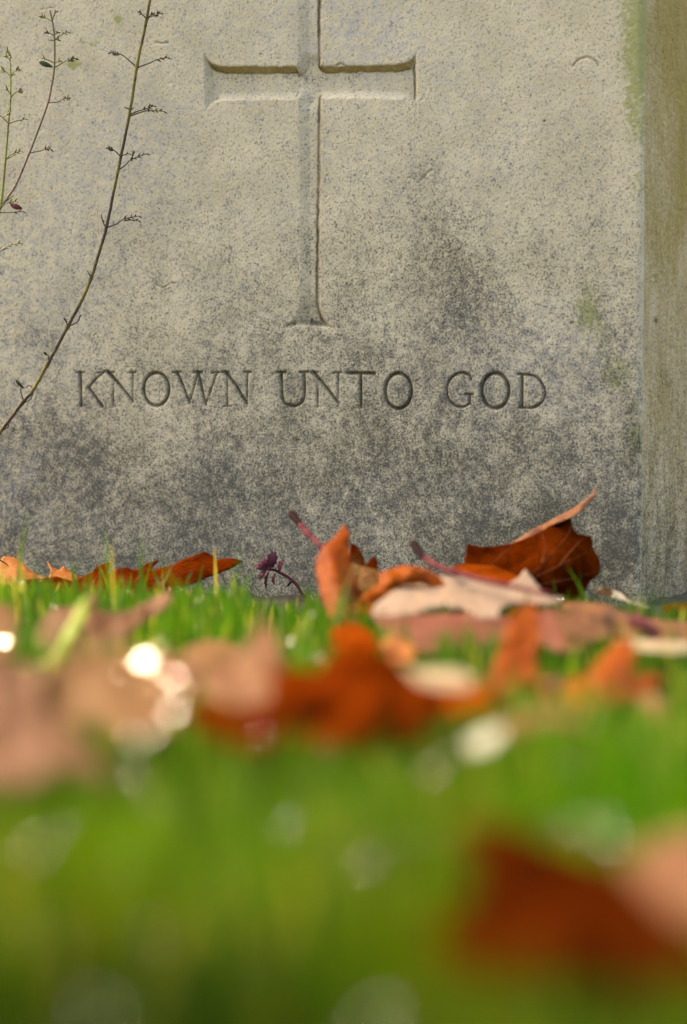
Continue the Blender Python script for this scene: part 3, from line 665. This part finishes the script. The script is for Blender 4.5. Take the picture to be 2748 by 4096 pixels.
# winged seed by the stone corner
r = empty('winged_seed', tuple(at(np.array(2480.), np.array(2420.), np.array(1.52))), 'dry pale winged maple seed propped at the foot of the stone corner', 'seed')
sheet('wing', c7([(1013, 776), (1035, 758), (1060, 744), (1110, 750), (1160, 764), (1195, 795), (1222, 815), (1290, 842), (1352, 866), (1320, 872), (1290, 864), (1200, 832), (1150, 815), (1090, 803), (1040, 792)]), grad(2340, 1.53, 2430, 1.51), LM['seed'], r, amp=.0006, seed=27)
rib(r, [(*q, 1.515) for q in c7([(1060, 748), (1160, 768), (1230, 822), (1340, 866)])], .0005, LM['tan'])
sheet('seed_case', c7([(1013, 776), (1035, 760), (1060, 748), (1100, 756), (1130, 775), (1110, 800), (1070, 800), (1040, 790)]), 1.516, LM['rim'], r, amp=.0004, thick=.0012, cells=12, seed=28)

# ------------------------------------------------------------------ dead flower stems in front of the stone
def stem_material(name, a, b):
    g = NT(name); v = g.coord((1, 1, .5))
    col = g.mix(g.ramp(g.noise(70, 3, .6, v), .4, .6), a, b)
    col = g.mix(g.math('MULTIPLY', g.ramp(g.noise(500, 2, .5, g.coord()), .58, .68), .7), col, (.03, .022, .02))
    g.set(Base_Color=col, Roughness=.7); g.b.inputs['Specular IOR Level'].default_value = .1; return g.m
ST_MAIN = stem_material('stem_olive', (.19, .155, .035), (.075, .055, .045))
ST_PURP = stem_material('stem_mauve', (.20, .14, .115), (.15, .145, .055))
ST_GREEN = stem_material('stem_green', (.20, .23, .055), (.15, .13, .05))
MAT_TWIG = stem_material('twig_brown', (.10, .072, .062), (.060, .045, .042))
MAT_TWIGG = stem_material('twig_green', (.16, .17, .045), (.10, .09, .05))
MAT_BUD = stem_material('seed_pod', (.085, .062, .035), (.045, .035, .030))
MAT_BUDG = stem_material('seed_pod_green', (.17, .17, .04), (.09, .08, .035))
def ellipsoid(c, ax, l, w, n=6):
    ax = np.array(ax) / (np.linalg.norm(ax) + 1e-9)
    t = np.linspace(0, 1, 6); P = np.array(c) + ax * (t[:, None] - .1) * l
    return tube(P, w * np.sqrt(np.clip(1 - (2 * t - 1) ** 2, 0.02, 1)) * (1 - .3 * t), n)
def on_plane(pts, w): return on_stone(*np.array([p[:2] for p in pts], float).T, w)
def twig(parent, pts, w, buds=3, mat=None, bud=None, r=.00042, wob=.003):
    P = on_plane(pts, w); P = P + SN * np.linspace(0, 1, len(P))[:, None] * rng.uniform(-wob, wob * 2)
    P = spline(P, 12) if len(P) > 2 else P[0] + (P[1] - P[0]) * np.linspace(0, 1, 8)[:, None]
    o = mesh_obj('side_twig', *tube(P, np.linspace(r, r * .55, len(P)), 6), mat or MAT_TWIG, parent)
    parts = []
    d = P[-1] - P[-3]; d /= np.linalg.norm(d)
    for i in range(buds * 2 + 1):
        t = 1 - .42 * i / (buds * 2 + 1); c = P[min(len(P) - 1, int(t * (len(P) - 1)))]
        up = np.array((0, 0, 1.)); s = 1 if i % 2 else -1
        ax = d * .8 + up * (.7 * s + .25) + SN * rng.uniform(-.7, .7)
        parts.append(ellipsoid(c, ax, rng.uniform(.0018, .0034), rng.uniform(.00032, .00062)))
    if buds:
        mesh_obj('seed_pods', *join(parts), bud or MAT_BUD, o)
    return o
def small_leaf(parent, a, b, width, w, mat, name='leaf'):
    A = on_plane([a], w)[0]; B = on_plane([b], w)[0] + SN * .002
    ax = B - A; L = np.linalg.norm(ax); ax /= L; sd_ = np.cross(ax, SN); V = []; Fs = []
    n = 9
    for i in range(n):
        t = i / (n - 1); hw = width * MM * math.sin(math.pi * min(1, t * .96 + .02)) ** .8 / 2
        c = A + ax * L * t + SN * .0012 * math.sin(t * 3)
        for s in (-1, 0, 1): V.append(c + sd_ * hw * s + SN * .0006 * abs(s))
    for i in range(n - 1):
        for j in range(2): k = i * 3 + j; Fs.append((k, k + 1, k + 4, k + 3))
    o = mesh_obj(name, V, Fs, mat, parent); md = o.modifiers.new('thickness', 'SOLIDIFY'); md.thickness = .0003
    return o
def build_stems():
    w = .022
    pts = c4([(1352, -60), (1340, 20), (1310, 190), (1228, 590), (1165, 1000), (1062, 1505), (962, 2000)]) + c4b([(900, 210), (815, 480), (740, 660), (615, 895), (425, 1250), (300, 1475), (205, 1590), (0, 1860), (-160, 2080), (-330, 2420), (-430, 2900), (-480, 3330)])
    P = on_plane(pts, w); root_ = P[-1].copy(); root_[2] = 0
    r = empty('flower_stem', tuple(root_), 'tall bare olive-brown flower stem curving up across the left of the stone', 'plant stem', 'dead flower stems by the headstone')
    Ps = spline(P, 150); k = np.linspace(0, 1, 150); rad = .00072 + .0004 * k
    for q in c4([(1310, 190), (1228, 600), (1160, 1030), (1062, 1515), (960, 2035)]) + c4b([(815, 480), (615, 905), (425, 1250), (205, 1590)]):
        c = on_plane([q], w)[0]; d = np.linalg.norm(Ps - c, axis=1); rad = rad * (1 + .38 * np.exp(-(d / .0013) ** 2))
    Ps = Ps + (rng.random((150, 3)) - .5) * .00025
    mesh_obj('main_stalk', *tube(Ps, rad, 9), ST_MAIN, r)
    for q, b in ((c4([(1312, 195), (1345, 160), (1400, 145), (1465, 125)]), 3), (c4([(1308, 180), (1335, 140), (1345, 120)]), 1), (c4([(1305, 160), (1290, 118)]), 1),
                 (c4([(1228, 605), (1105, 500), (1050, 480), (985, 468)]), 4), (c4([(1235, 605), (1330, 565), (1400, 530), (1480, 512)]), 2),
                 (c4([(1160, 1042), (1250, 1008), (1330, 990), (1460, 996)]), 3), (c4([(1165, 1025), (1230, 1000), (1300, 980), (1390, 952)]), 3), (c4([(1165, 985), (1138, 960)]), 0), (c4([(1175, 985), (1205, 962)]), 0),
                 (c4([(1078, 1400), (1040, 1355), (995, 1328)]), 2), (c4([(1085, 1398), (1165, 1378)]), 1), (c4([(1065, 1520), (1130, 1480), (1190, 1430), (1330, 1380)]), 3), (c4([(1185, 1432), (1195, 1385)]), 1),
                 (c4([(948, 2040), (930, 1985), (925, 1920)]), 0), (c4([(930, 1985), (895, 1945)]), 0), (c4([(970, 2036), (1060, 2005), (1140, 1960), (1275, 1940)]), 3), (c4([(1110, 1980), (1160, 1970), (1225, 1975)]), 1),
                 (c4b([(607, 905), (595, 830)]), 0), (c4b([(622, 905), (690, 870), (712, 818)]), 1), (c4b([(430, 1240), (440, 1190), (452, 1160)]), 0), (c4b([(300, 1480), (290, 1520), (265, 1565), (205, 1600)]), 0),
                 (c4b([(205, 1560), (212, 1470)]), 0), (c4b([(300, 1465), (250, 1435), (218, 1462)]), 0), (c4b([(20, 1835), (85, 1810), (100, 1770)]), 0), (c4b([(815, 470), (812, 410)]), 0)):
        twig(r, q, w, b)
    small_leaf(r, *c4b([(214, 1462), (160, 1384)]), 12, w, LM['green'])
    small_leaf(r, *c4b([(432, 1170), (410, 1134)]), 10, w, LM['green'])
    small_leaf(r, *c4b([(603, 868), (592, 826)]), 5, w, LM['green'])
    # forked pair further left
    w = .030
    Pa = on_plane(c4([(446, 92), (470, 200), (488, 360), (487, 600), (460, 780), (430, 920), (355, 1130), (265, 1365), (150, 1640), (75, 1760), (20, 1840), (-10, 1890)]), w)
    Pb = on_plane(c4([(82, 455), (95, 620), (96, 780), (92, 960), (75, 1110), (62, 1280), (48, 1440), (30, 1640), (8, 1830), (-10, 1890), (-30, 2100), (-60, 2700), (-110, 3600), (-150, 4400), (-170, 5250)]), w)
    root_ = Pb[-1].copy(); root_[2] = 0
    r = empty('flower_stem', tuple(root_), 'forked dead flower stem with two upright shoots at the upper left edge', 'plant stem', 'dead flower stems by the headstone')
    mesh_obj('main_stalk', *tube(spline(Pa, 80), np.linspace(.00050, .00074, 80), 8), ST_PURP, r)
    mesh_obj('main_stalk', *tube(spline(Pb, 110), np.linspace(.00034, .0011, 110), 8), ST_GREEN, r)
    for q, b, gch in ((c4([(462, 188), (420, 165), (375, 142)]), 2, 1), (c4([(466, 188), (485, 150), (510, 112)]), 1, 0), (c4([(480, 318), (455, 300), (425, 290)]), 1, 0), (c4([(482, 318), (505, 290)]), 1, 0),
                      (c4([(488, 362), (540, 325), (625, 292)]), 2, 1), (c4([(486, 365), (435, 358)]), 0, 1), (c4([(488, 362), (525, 352)]), 1, 1), (c4([(490, 605), (560, 560), (600, 540), (662, 522)]), 3, 1), (c4([(482, 560), (430, 530)]), 1, 1), (c4([(490, 565), (545, 545)]), 1, 1),
                      (c4([(432, 922), (530, 914), (590, 890), (650, 882)]), 2, 0), (c4([(270, 1370), (390, 1350), (430, 1335), (492, 1342)]), 3, 0),
                      (c4([(15, 1845), (60, 1830), (110, 1815), (190, 1810)]), 2, 1), (c4([(60, 1800), (130, 1750)]), 0, 1), (c4([(-5, 1905), (100, 1903), (198, 1893)]), 1, 0),
                      (c4([(85, 500), (62, 460)]), 1, 1), (c4([(86, 500), (102, 455)]), 1, 1), (c4([(88, 530), (66, 508)]), 1, 1), (c4([(90, 530), (116, 512)]), 1, 1),
                      (c4([(97, 685), (60, 650), (18, 622)]), 2, 1), (c4([(99, 685), (140, 640), (188, 622)]), 2, 1), (c4([(97, 680), (150, 668)]), 0, 1), (c4([(100, 870), (150, 825), (205, 815)]), 3, 1), (c4([(98, 850), (78, 798)]), 1, 1),
                      (c4([(76, 1106), (30, 1050), (5, 1030)]), 1, 1), (c4([(35, 1050), (66, 1020)]), 1, 1), (c4([(80, 1106), (150, 1080), (220, 1065)]), 1, 0), (c4([(52, 1436), (110, 1390), (215, 1358)]), 2, 1), (c4([(60, 1425), (175, 1388)]), 0, 1),
                      (c4([(-40, 2290), (20, 2240), (90, 2200), (190, 2180)]), 2, 1), (c4([(20, 2240), (80, 2225)]), 0, 0)):
        twig(r, q, w, b, MAT_TWIGG if gch else MAT_TWIG, MAT_BUDG if gch else MAT_BUD, .00036)
    small_leaf(r, *c4([(472, 600), (366, 556)]), 20, w, LM['green'])
    small_leaf(r, *c4([(92, 1832), (215, 1870)]), 22, w, LM['purple'])
build_stems()

# ------------------------------------------------------------------ purple weed seedling
def build_weed():
    w = .045
    base = on_plane(c6([(420, 900)]), w)[0]; base[2] = .004
    r = empty('purple_seedling', tuple(base), 'tiny dark purple seedling with scalloped leaves bending in front of the stone', 'weed')
    P = np.vstack([on_plane(c6([(105, 655), (170, 662), (215, 685), (270, 715), (325, 765), (365, 830)]), w), base[None]])
    mesh_obj('stalk', *tube(spline(P, 30), np.linspace(.0007, .001, 30), 8), MAT_PETIOLE, r)
    P = on_plane(c6([(325, 765), (290, 745), (262, 775)]), w); mesh_obj('side_stalk', *tube(spline(P, 8), .0005, 6), MAT_STALK_END, r)
    def sc(a, b, width, tilt):
        A = on_plane(c6([a]), w)[0]; B = on_plane(c6([b]), w)[0]; ax = B - A; L = np.linalg.norm(ax); ax /= L
        sdv = np.cross(ax, SN); nrm = SN * math.cos(tilt) + sdv * math.sin(tilt); sdv = np.cross(nrm, ax)
        hw = width * .574 * MM / 2; V = [A + ax * L * .5]; n = 34
        for i in range(n):
            t = 2 * math.pi * i / n; k = 1 + .11 * math.cos(9 * t)
            x = .5 - .5 * math.cos(t) * k; y = math.sin(t) * k * (.75 + .3 * x)
            V.append(A + ax * L * x + sdv * hw * y + nrm * (.0011 * y * y - .001 * x * x))
        o = mesh_obj('leaf', V, [(0, i + 1, (i + 1) % n + 1) for i in range(n)], LM['purple'], r)
        o.modifiers.new('thickness', 'SOLIDIFY').thickness = .0004
    sc((140, 650), (165, 535), 78, .3); sc((130, 655), (85, 570), 52, -.4); sc((115, 660), (35, 628), 46, .2); sc((115, 665), (62, 725), 50, .5)
    sc((205, 680), (225, 588), 48, -.5); sc((135, 670), (104, 785), 36, .6); sc((180, 690), (160, 760), 46, .8); sc((120, 650), (60, 605), 44, 0)
build_weed()

# ------------------------------------------------------------------ grass
def grass_material():
    g = NT('grass_blades'); c = g.attr('tint', False)
    v = g.coord(); col = g.mix(.35, c, g.mix(g.noise(300, 2, .5, v), c, (.03, .05, .01)))
    g.set(Base_Color=col, Roughness=.5); g.b.inputs['Specular IOR Level'].default_value = .06
    t = g.n('BsdfTranslucent'); g.l(g.mix(1.0, c, (1.2, 1.4, .5), 'MULTIPLY'), t.inputs[0])
    m = g.n('MixShader'); m.inputs[0].default_value = .42
    g.l(g.b.outputs[0], m.inputs[1]); g.l(t.outputs[0], m.inputs[2]); g.l(m.outputs[0], g.out.inputs[0]); return g.m
MAT_GRASS = grass_material()
TIPS = []
def build_grass():
    LV = np.vstack(LEAFV); kd = kdtree.KDTree(len(LV))
    for i, p in enumerate(LV): kd.insert((p[0], p[1], 0), i)
    kd.balance()
    n = 25000
    y = np.sqrt(rng.uniform(.30 ** 2, 1.72 ** 2, n)); x = rng.uniform(-1, 1, n) * (.1099 * y + .05)
    n2 = 16000
    y = np.r_[y, rng.uniform(.2, 1.75, n2)]; x = np.r_[x, rng.uniform(-.85, .85, n2)]
    d = border_d(x, y)
    edge = BW - .015 + (fbm(x + 4, y * 0 + 2, 30, 3, 1) - .5) * .05 + .012 * rng.random(len(x))
    keep = (d > edge); x, y, d, edge = x[keep], y[keep], d[keep], edge[keep]; N = len(x)
    clump = fbm(x + 3, y + 3, 45, 2, 2)
    h = (.020 + .010 * sstep(.97, .78, y) + .014 * rng.random(N) + .016 * (clump - .4)) * (1 - .45 * sstep(.16, 0, d - edge))
    tall = (rng.random(N) < .10 * sstep(.05, 0, d - edge)) | (rng.random(N) < .012); tpx = project(np.stack([x, y, h], -1))[0]; tall &= (y > 1.2) & ~((tpx > 960) & (tpx < 1240)); h = np.where(tall, h * rng.uniform(1.3, 2.0, N), h)
    ok = ~((tpx > 985) & (tpx < 1215) & (y > 1.28) & (h > .0175))
    for i in range(N):
        for co, j, ds in kd.find_range((x[i], y[i], 0), .0055):
            z = LV[j][2]
            if z < .006: ok[i] = False; break
            h[i] = min(h[i], z - .003)
        if h[i] < .004: ok[i] = False
    x, y, h, clump = x[ok], y[ok], h[ok], clump[ok]; N = len(x)
    az = rng.uniform(0, 2 * np.pi, N); lean = rng.uniform(.03, .48, N) ** 1.3 * h; fa = rng.uniform(0, 2 * np.pi, N)
    wd = rng.uniform(.0006, .0012, N)
    dx, dy = np.cos(az) * lean, np.sin(az) * lean; wx, wy = np.cos(fa), np.sin(fa)
    z0 = -.002
    levels = np.array((0, .35, .7, 1.0)); wl = np.array((1, .95, .7, .12))
    V = np.zeros((N, 8, 3)); T = np.zeros((N, 8, 3))
    hue = rng.random(N); lum = rng.uniform(.55, 1.35, N)[:, None] * (.8 + .7 * (fbm(x + 8, y + 8, 14, 3, 1) - .3))[:, None] * (1 + 1.3 * sstep(1.0, .7, y) * (fbm(x + 2, y + 2, 38, 2, 3) - .5))[:, None]
    base = np.stack([.022 + .052 * hue, .082 + .050 * hue, .009 + .012 * rng.random(N)], -1) * lum
    dry = rng.random(N) < .04; base[dry] = np.stack([.32 + .1 * rng.random(dry.sum()), .27 + .06 * rng.random(dry.sum()), .10 + 0 * rng.random(dry.sum())], -1)
    yl = sstep(1.25, .6, y)[:, None] * np.clip(clump - .3, 0, 1)[:, None] * 1.1; base = base * (1 - yl) + yl * np.array((.058, .080, .003))
    gpx, gpy = project(np.stack([x, y, h], -1))
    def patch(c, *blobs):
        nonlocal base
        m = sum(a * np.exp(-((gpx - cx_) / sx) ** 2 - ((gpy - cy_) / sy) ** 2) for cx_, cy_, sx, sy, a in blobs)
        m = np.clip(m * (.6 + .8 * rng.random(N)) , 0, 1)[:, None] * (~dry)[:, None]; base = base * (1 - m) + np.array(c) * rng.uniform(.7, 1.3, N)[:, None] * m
    patch((.048, .098, .012), (1150, 3330, 600, 380, .75), (600, 3000, 700, 250, .5), (1700, 3050, 300, 150, .4))      # pale green
    patch((.068, .090, .002), (420, 3480, 330, 230, .8), (1650, 3500, 330, 330, .6), (1900, 3060, 200, 120, .5), (2350, 4050, 500, 260, .5), (250, 2720, 250, 90, .4))   # yellowing
    patch((.030, .115, .003), (2350, 3050, 330, 200, .7), (2650, 3250, 260, 330, .7), (900, 2500, 900, 130, .35))     # lush
    patch((.005, .016, .0006), (250, 3950, 800, 380, 1.3), (1100, 4000, 600, 300, .9), (2000, 4100, 500, 200, .5), (-50, 3600, 200, 200, .4))    # dark: shade close to the camera, painted into the blade colour
    for k in range(4):
        t = levels[k]; cx = x + dx * t ** 2; cy = y + dy * t ** 2; cz = z0 + (h - z0) * (t - .12 * t ** 2 * (lean / h))
        for s in (0, 1):
            sg = (s - .5) * 2
            V[:, k * 2 + s] = np.stack([cx + sg * wx * wd * wl[k], cy + sg * wy * wd * wl[k], cz], -1)
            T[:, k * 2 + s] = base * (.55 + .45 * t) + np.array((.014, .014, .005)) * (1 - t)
    b0 = (np.arange(N) * 8)[:, None]
    q = np.concatenate([np.stack([b0 + 2 * k, b0 + 2 * k + 1, b0 + 2 * k + 3, b0 + 2 * k + 2], -1).reshape(-1, 4) for k in range(3)])
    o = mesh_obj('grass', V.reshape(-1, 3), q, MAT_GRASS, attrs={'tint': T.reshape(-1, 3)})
    tag(o, 'short damp green grass in front of the headstone', 'grass', kind='stuff')
    TIPS.append(np.stack([x + dx, y + dy, h * .97], -1))
build_grass()
# one broad yellow-green blade in front of the forked leaf
r = empty('grass_blade', tuple(at(np.array(150.), np.array(2680.), np.array(1.14))), 'single broad yellow-green grass blade in front of the forked leaf at left', 'grass blade')
sheet('blade', e1([(20, 400), (100, 425), (190, 400), (245, 360), (300, 250), (365, 130), (415, 92), (405, 165), (345, 290), (295, 375), (245, 440), (160, 460), (60, 450)]), grad(2370, 1.16, 2700, 1.10), LM['lime'], r, amp=.001, thick=.0003, cells=22, seed=30, track=False)

# ------------------------------------------------------------------ dew
def water():
    g = NT('dew_water'); g.set(Base_Color=(1, 1, 1), Roughness=.02, IOR=1.5); g.b.inputs['Transmission Weight'].default_value = 1.0; return g.m
MAT_DEW = water()
def drop(P, a, Rc, jit=0.0):
    """flattened bead of water tilted to mirror the sun into the lens"""
    P = np.asarray(P, float); v = CP - P; v /= np.linalg.norm(v)
    n = v + np.array(TO_SUN); n /= np.linalg.norm(n); n = n + rng.normal(0, 1, 3) * jit; n /= np.linalg.norm(n)  # faces halfway between camera and sun, shaped to give a glint
    t = np.cross(n, (0, 0, 1)); t /= np.linalg.norm(t); b = np.cross(n, t); V = []; Fs = []; m = 14; rings = 4
    sag = lambda r: math.sqrt(max(Rc ** 2 - r ** 2, 0)) - math.sqrt(max(Rc ** 2 - a ** 2, 0))
    V.append(P + n * sag(0))
    for k in range(1, rings + 1):
        r = a * k / rings
        for j in range(m):
            th = 2 * math.pi * j / m; V.append(P + (t * math.cos(th) + b * math.sin(th)) * r + n * sag(r))
    V.append(P - n * a * .25)
    for j in range(m):
        Fs.append((0, 1 + j, 1 + (j + 1) % m))
        for k in range(rings - 1):
            o = 1 + k * m; Fs.append((o + j, o + m + j, o + m + (j + 1) % m, o + (j + 1) % m))
        o = 1 + (rings - 1) * m; Fs.append((o + j, len(V) - 1, o + (j + 1) % m))
    return V, Fs
def build_dew():
    T = TIPS[0]; px, py = project(T)
    vis = (px > 0) & (px < 2748) & (py < 4096) & ~((px > 2400) & (py < 2500)); T = T[vis]
    far = T[T[:, 1] > .95]; nr_ = T[T[:, 1] <= .95]; T = np.vstack([far[rng.choice(len(far), 150, replace=False)], nr_[rng.choice(len(nr_), 70, replace=False)]]); sel = range(len(T)); parts = []
    for i in sel:
        f_ = .75 if T[i][1] > .95 else .6; parts.append(drop(T[i], f_ * rng.uniform(.0004, .0011), rng.uniform(.005, .014), .16))
    for q in e3([(140, 282), (570, 190), (640, 290), (835, 385), (310, 170), (1300, 290), (1400, 300), (240, 700), (880, 720)]):
        ax_, ay_ = project(nr_); k = np.argmin((ax_ - q[0]) ** 2 + (ay_ - q[1]) ** 2); parts.append(drop(nr_[k], .0006, .05, .02))
    V, Fs = join(parts)
    tag(mesh_obj('dew', V, Fs, MAT_DEW), 'tiny dew drops scattered over the grass tips', 'dew', kind='stuff')
    wet = np.vstack([BEADLEAF['wet'], BEADLEAF['tip']]); wx, wy = project(wet)
    for (q, a, Rc), lab in zip(((e1([(650, 412)])[0], .0034, .16), (e1([(850, 440)])[0], .0017, .014), (e1([(790, 640)])[0], .0018, .016), (e1([(735, 545)])[0], .0009, .010), (e1([(10, 310)])[0], .0022, .030), (e1([(690, 720)])[0], .0009, .010),
                                (e1([(600, 735)])[0], .0007, .008), (e1([(830, 520)])[0], .0008, .009), (e1([(560, 440)])[0], .0006, .010)),
            ('largest shining water bead on the wet tan leaf at left', 'round water bead right of the largest one on the wet tan leaf', 'bright water bead low on the wet tan leaf, below the others',
             'small water bead in the middle of the cluster on the wet tan leaf', 'water bead on the small tan leaf tip at the left edge', 'faint water bead at the lower rim of the wet tan leaf',
             'lowest and leftmost faint water bead on the wet tan leaf', 'faint water bead under the round one at the right rim of the wet leaf', 'tiny water bead just left of the largest one')):
        k = np.argmin((wx - q[0]) ** 2 + (wy - q[1]) ** 2); p = wet[k] + (CP - wet[k]) / np.linalg.norm(CP - wet[k]) * .0012
        r_ = empty('water_bead', tuple(p), lab, 'water drop', 'water beads on the wet leaf')
        v, f = drop(p, a, Rc); mesh_obj('bead', v, f, MAT_DEW, r_)
build_dew()
